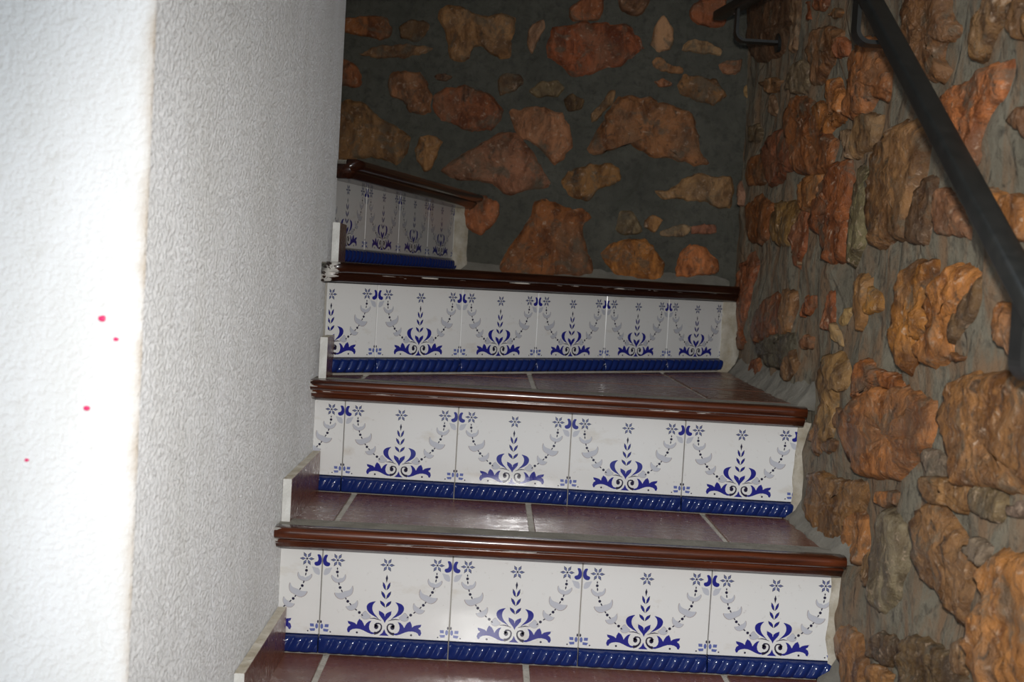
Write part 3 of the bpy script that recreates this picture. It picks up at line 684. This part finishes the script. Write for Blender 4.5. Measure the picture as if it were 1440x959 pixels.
for i, R in enumerate(RS):
    a = R['a']; ca, sa = math.cos(a), math.sin(a)
    body = prism(step_region(i, -.009, -.05), R['z']-.02, R['h']-.004)
    st = link('step', bm_mesh('step', body), GROUT, stair)
    st['label'] = 'stair step with wooden nosing, brown tread tiles and patterned riser tiles'
    # nosing and cement strip behind it
    x0, x1 = R['s']
    off0 = x0 + (0 if i != 5 else -.04)
    p = along(R, off0); L = x1-off0-(.025 if i >= 3 else 0)
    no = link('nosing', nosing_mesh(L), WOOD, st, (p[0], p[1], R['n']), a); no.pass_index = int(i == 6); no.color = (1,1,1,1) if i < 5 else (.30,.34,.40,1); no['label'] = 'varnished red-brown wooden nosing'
    s0 = box_bm(0, L, -.0475, .006, -.006, .0025, .001); link('cement_strip', bm_mesh('cement_strip', s0), CEMENT, st, (p[0], p[1], max(R['n'], R['h']-.0025)), a)
    # riser tiles and twisted border
    k = math.floor(x0/.2+1e-6); 
    while k*.2 < x1-.004:
        u0, u1 = max(0, x0-k*.2), min(.2, x1-k*.2)
        q = along(R, k*.2)
        fullp = u0 < .004 and u1 > .19
        t_ = link('riser_tile', FULL if fullp else tile_mesh(u0, u1), None, st, (q[0], q[1], R['z']+ROPE_H), a)
        b_ = link('border_tile', FULLR if fullp else rope_mesh(u0, u1), None, st, (q[0], q[1], R['z']), a)
        if i == 3 and k == 0: t_['label'] = 'white glazed tile with blue scroll, leaf spray and garlands'; b_['label'] = 'cobalt blue twisted rope border tile'
        k += 1
    # tread tiles, 30 cm pitch
    reg = step_region(i, .0, .004); h = R['h']
    X0 = .0135; rows = {4: (.288, .515, .822, 1.13, 1.44)}.get(i)
    if not rows:
        y0 = R['o'][1]+.004 if i < 4 else .29
        rows = [y0+k*.306 for k in range(0, 5)]
    for c in range(-5, 4):
        for r in range(len(rows)-1):
            xa, xb = X0+c*.307+.005, X0+(c+1)*.307-.005; ya, yb_ = rows[r]+(.0 if r == 0 else .004), rows[r+1]-.004
            poly = reg
            for (px, py, nx, ny) in ((xa, 0, 1, 0), (xb, 0, -1, 0), (0, ya, 0, 1), (0, yb_, 0, -1)):
                poly = clip(poly, px, py, nx, ny)
                if len(poly) < 3: break
            if len(poly) < 3: continue
            cl = []
            for v in poly:
                if not cl or math.dist(cl[-1], v) > 1e-4: cl.append(v)
            if math.dist(cl[0], cl[-1]) < 1e-4: cl.pop()
            if len(cl) < 3 or abs(area(cl)) < 6e-4: continue
            mx, my = sum(v[0] for v in cl)/len(cl), sum(v[1] for v in cl)/len(cl)
            link('tread_tile', bm_mesh('tread_tile', prism([(x-mx, y-my) for x, y in cl], -.009, 0, .0006)), TERRA, st, (mx, my, h))
# skirting along the plaster wall
for (ya, yb_, z) in ((-.335, -.010, 0.0), (-.020, .292, .1987), (.262, .352, .4010), (.352, .452, .603)):
    bm = box_bm(0, .0135, 0, yb_-ya, 0, .072, .0008)
    for f in bm.faces:
        if f.normal.y < -.9: f.material_index = 1
    for f in bm.faces:
        if f.normal.z > .9: f.material_index = 2
    me = bpy.data.meshes.new('skirting_tile'); bm.to_mesh(me); bm.free()
    for mt in (TERRA, SKIRTEDGE, CREAM): me.materials.append(mt)
    o = link('skirting_tile', me, None, wall_left, (WL+(.008 if ya > .2 else .001), ya, z)); o['label'] = 'brown skirting tile with white painted end'

# ------------------------------------------------------------------ mortar fillets along the right wall, cream filler at riser ends
def lumpy(name, path, cross, mat, parent, amp, lab, seed_):
    # path: list of points; cross: list of (side vector a, side vector b weights)
    vs_ = []; fs = []; n = len(cross)
    for i, p in enumerate(path):
        for j, c in enumerate(cross):
            q = p+c; k = Vector((q.x*30, q.y*30, q.z*30+seed_)); q = q+Vector((noise.noise(k), noise.noise(k+Vector((7,0,0))), noise.noise(k+Vector((0,7,0)))))*amp
            vs_.append(q)
    for i in range(len(path)-1):
        for j in range(n):
            a = i*n+j; b = i*n+(j+1) % n; fs.append((a, b, b+n, a+n))
    fs.append(tuple(range(n-1, -1, -1))); fs.append(tuple((len(path)-1)*n+j for j in range(n)))
    bm = bmesh.new(); bv = [bm.verts.new(v) for v in vs_]
    for f in fs: bm.faces.new([bv[k] for k in f])
    o = link(name, bm_mesh(name, bm, True), mat, parent); o['label'] = lab; return o
V = Vector
for z, ya, yb_ in ((0, -.35, .0), (.1987, -.055, .285), (.4010, .235, 1.05)):
    n = int((yb_-ya)/.012); path = [V((xr(ya+(yb_-ya)*k/n), ya+(yb_-ya)*k/n, z)) for k in range(n+1)]
    lumpy('mortar_fillet', path, [V((.03,0,-.006)), V((-.028,0,-.006)), V((-.024,0,.004)), V((-.010,0,.018)), V((.002,0,.040)), V((.03,0,.045))], CEMENT, wall_right, .006, 'rough cement fillet between tread and stone wall', z*11)
for i, t in ((3, .797), (4, .806), (5, .998)):
    R = RS[i]; n = 16; p = along(R, t, 0); a = R['a']; ux = V((math.cos(a), math.sin(a), 0)); un = V((math.sin(a), -math.cos(a), 0))
    path = [V((p[0], p[1], R['z']-.004+.175*k/n)) for k in range(n+1)]
    lumpy('filler_strip', path, [un*-.01+ux*-.004, un*.003+ux*-.012, un*.010+ux*-.002, un*.020+ux*.012, un*.016+ux*.05, un*-.02+ux*.05], CREAM, wall_right, .006, 'rough cream filler at the riser end', i*5.)
R = RS[6]; n = 18; p = along(R, .606, 0); a = R['a']; ux = V((math.cos(a), math.sin(a), 0)); un = V((math.sin(a), -math.cos(a), 0))
path = [V((p[0], p[1], R['z']-.01+.18*k/n)) for k in range(n+1)]
lumpy('filler_strip', path, [un*-.01+ux*-.002, un*.004+ux*-.004, un*.012+ux*.010, un*.026+ux*.03, un*.02+ux*.06, un*-.02+ux*.06], CREAM, wall_back, .005, 'rough cream filler at the riser end', 2.)
n = 60; pa, pb = V((.15, yb(.15), .603)), V((.82, yb(.82), .603))
lumpy('mortar_fillet', [pa.lerp(pb, k/n) for k in range(n+1)], [V((0,.03,-.006)), V((0,-.022,-.006)), V((0,-.018,.004)), V((0,-.008,.012)), V((0,.003,.026)), V((0,.03,.03))], CEMENT, wall_back, .006, 'rough cement fillet between tread and stone wall', 4.)

# ------------------------------------------------------------------ handrail on the right wall
hand = bpy.data.objects.new('handrail', None); C.objects.link(hand)
hand['label'] = 'black iron handrail on curved brackets along the stone wall'; hand['category'] = 'handrail'
RX, RW, RT = .722, .0128, .0105             # centre x, half width, half thickness
pts = [V((RX, -1.02, .992+.68*(-1.02+.213))), V((RX, -.60, .992+.68*(-.60+.213))), V((RX, -.12, .992+.68*(-.12+.213))), V((RX, -.057, 1.0915)), V((RX, .02, 1.109)), V((RX, .55, 1.172)), V((RX, 1.02, 1.226))]
vs_ = []; fs = []
prof = []
for cx_, cz_, a0 in ((RW-.004, RT-.004, 0), (-RW+.004, RT-.004, 90), (-RW+.004, -RT+.004, 180), (RW-.004, -RT+.004, 270)):
    for k in range(4): a = math.radians(a0+k*30); prof.append((cx_+.004*math.cos(a), cz_+.004*math.sin(a)))
P_ = len(prof)
for i, p in enumerate(pts):
    t = (pts[min(i+1, len(pts)-1)]-pts[max(i-1, 0)]).normalized(); up = V((0, -t.z, t.y))
    for x, z in prof: vs_.append(p+V((x, 0, 0))+up*z)
for i in range(len(pts)-1):
    for k in range(P_): fs.append((i*P_+k, i*P_+(k+1) % P_, (i+1)*P_+(k+1) % P_, (i+1)*P_+k))
fs.append(tuple(range(P_-1, -1, -1))); fs.append(tuple((len(pts)-1)*P_+k for k in range(P_)))
bm = bmesh.new(); bv = [bm.verts.new(v) for v in vs_]
for f in fs: bm.faces.new([bv[k] for k in f])
me = bm_mesh('rail', bm); me.polygons.foreach_set('use_smooth', [len(p.vertices) == 4 for p in me.polygons])
link('rail', me, IRON, hand)
def railz(y):
    for i in range(len(pts)-1):
        if pts[i].y <= y <= pts[i+1].y: return pts[i].z+(pts[i+1].z-pts[i].z)*(y-pts[i].y)/(pts[i+1].y-pts[i].y)
def bracket(y, drop):
    zt = railz(y)-.006; zb = zt-drop; r = .018; path = [(RX-.004, zt), (RX-.004, zb+r)]
    for k in range(1, 6): a = math.pi+math.pi/2*k/6; path.append((RX-.004+r+r*math.cos(a), zb+r+r*math.sin(a)))
    path += [(RX-.004+r, zb), (xr(y)+.02, zb)]
    vs_ = []; fs = []; hw, ht = .014, .0028
    for i, (x, z) in enumerate(path):
        a = path[max(0, i-1)]; b = path[min(len(path)-1, i+1)]; dx, dz = b[0]-a[0], b[1]-a[1]; l = math.hypot(dx, dz); nx, nz = -dz/l*ht, dx/l*ht
        vs_ += [V((x+nx, y-hw, z+nz)), V((x+nx, y+hw, z+nz)), V((x-nx, y+hw, z-nz)), V((x-nx, y-hw, z-nz))]
    for i in range(len(path)-1):
        for k in range(4): fs.append((i*4+k, i*4+(k+1) % 4, i*4+4+(k+1) % 4, i*4+4+k))
    fs += [(3, 2, 1, 0), tuple(4*(len(path)-1)+k for k in range(4))]
    bm = bmesh.new(); bv = [bm.verts.new(v) for v in vs_]
    for f in fs: bm.faces.new([bv[k] for k in f])
    bmesh.ops.recalc_face_normals(bm, faces=bm.faces)
    br = link('bracket', bm_mesh('bracket', bm), IRON, hand); br['label'] = 'curved flat iron bracket'
    bm = bmesh.new(); bmesh.ops.create_cone(bm, cap_ends=True, segments=20, radius1=.02, radius2=.018, depth=.008)
    link('wall_plate', bm_mesh('wall_plate', bm), IRON, br, (xr(y)-.003, y, zb)).rotation_euler = (0, math.pi/2, 0)
bracket(-.165, .075); bracket(.76, .070); bracket(-.78, .075)
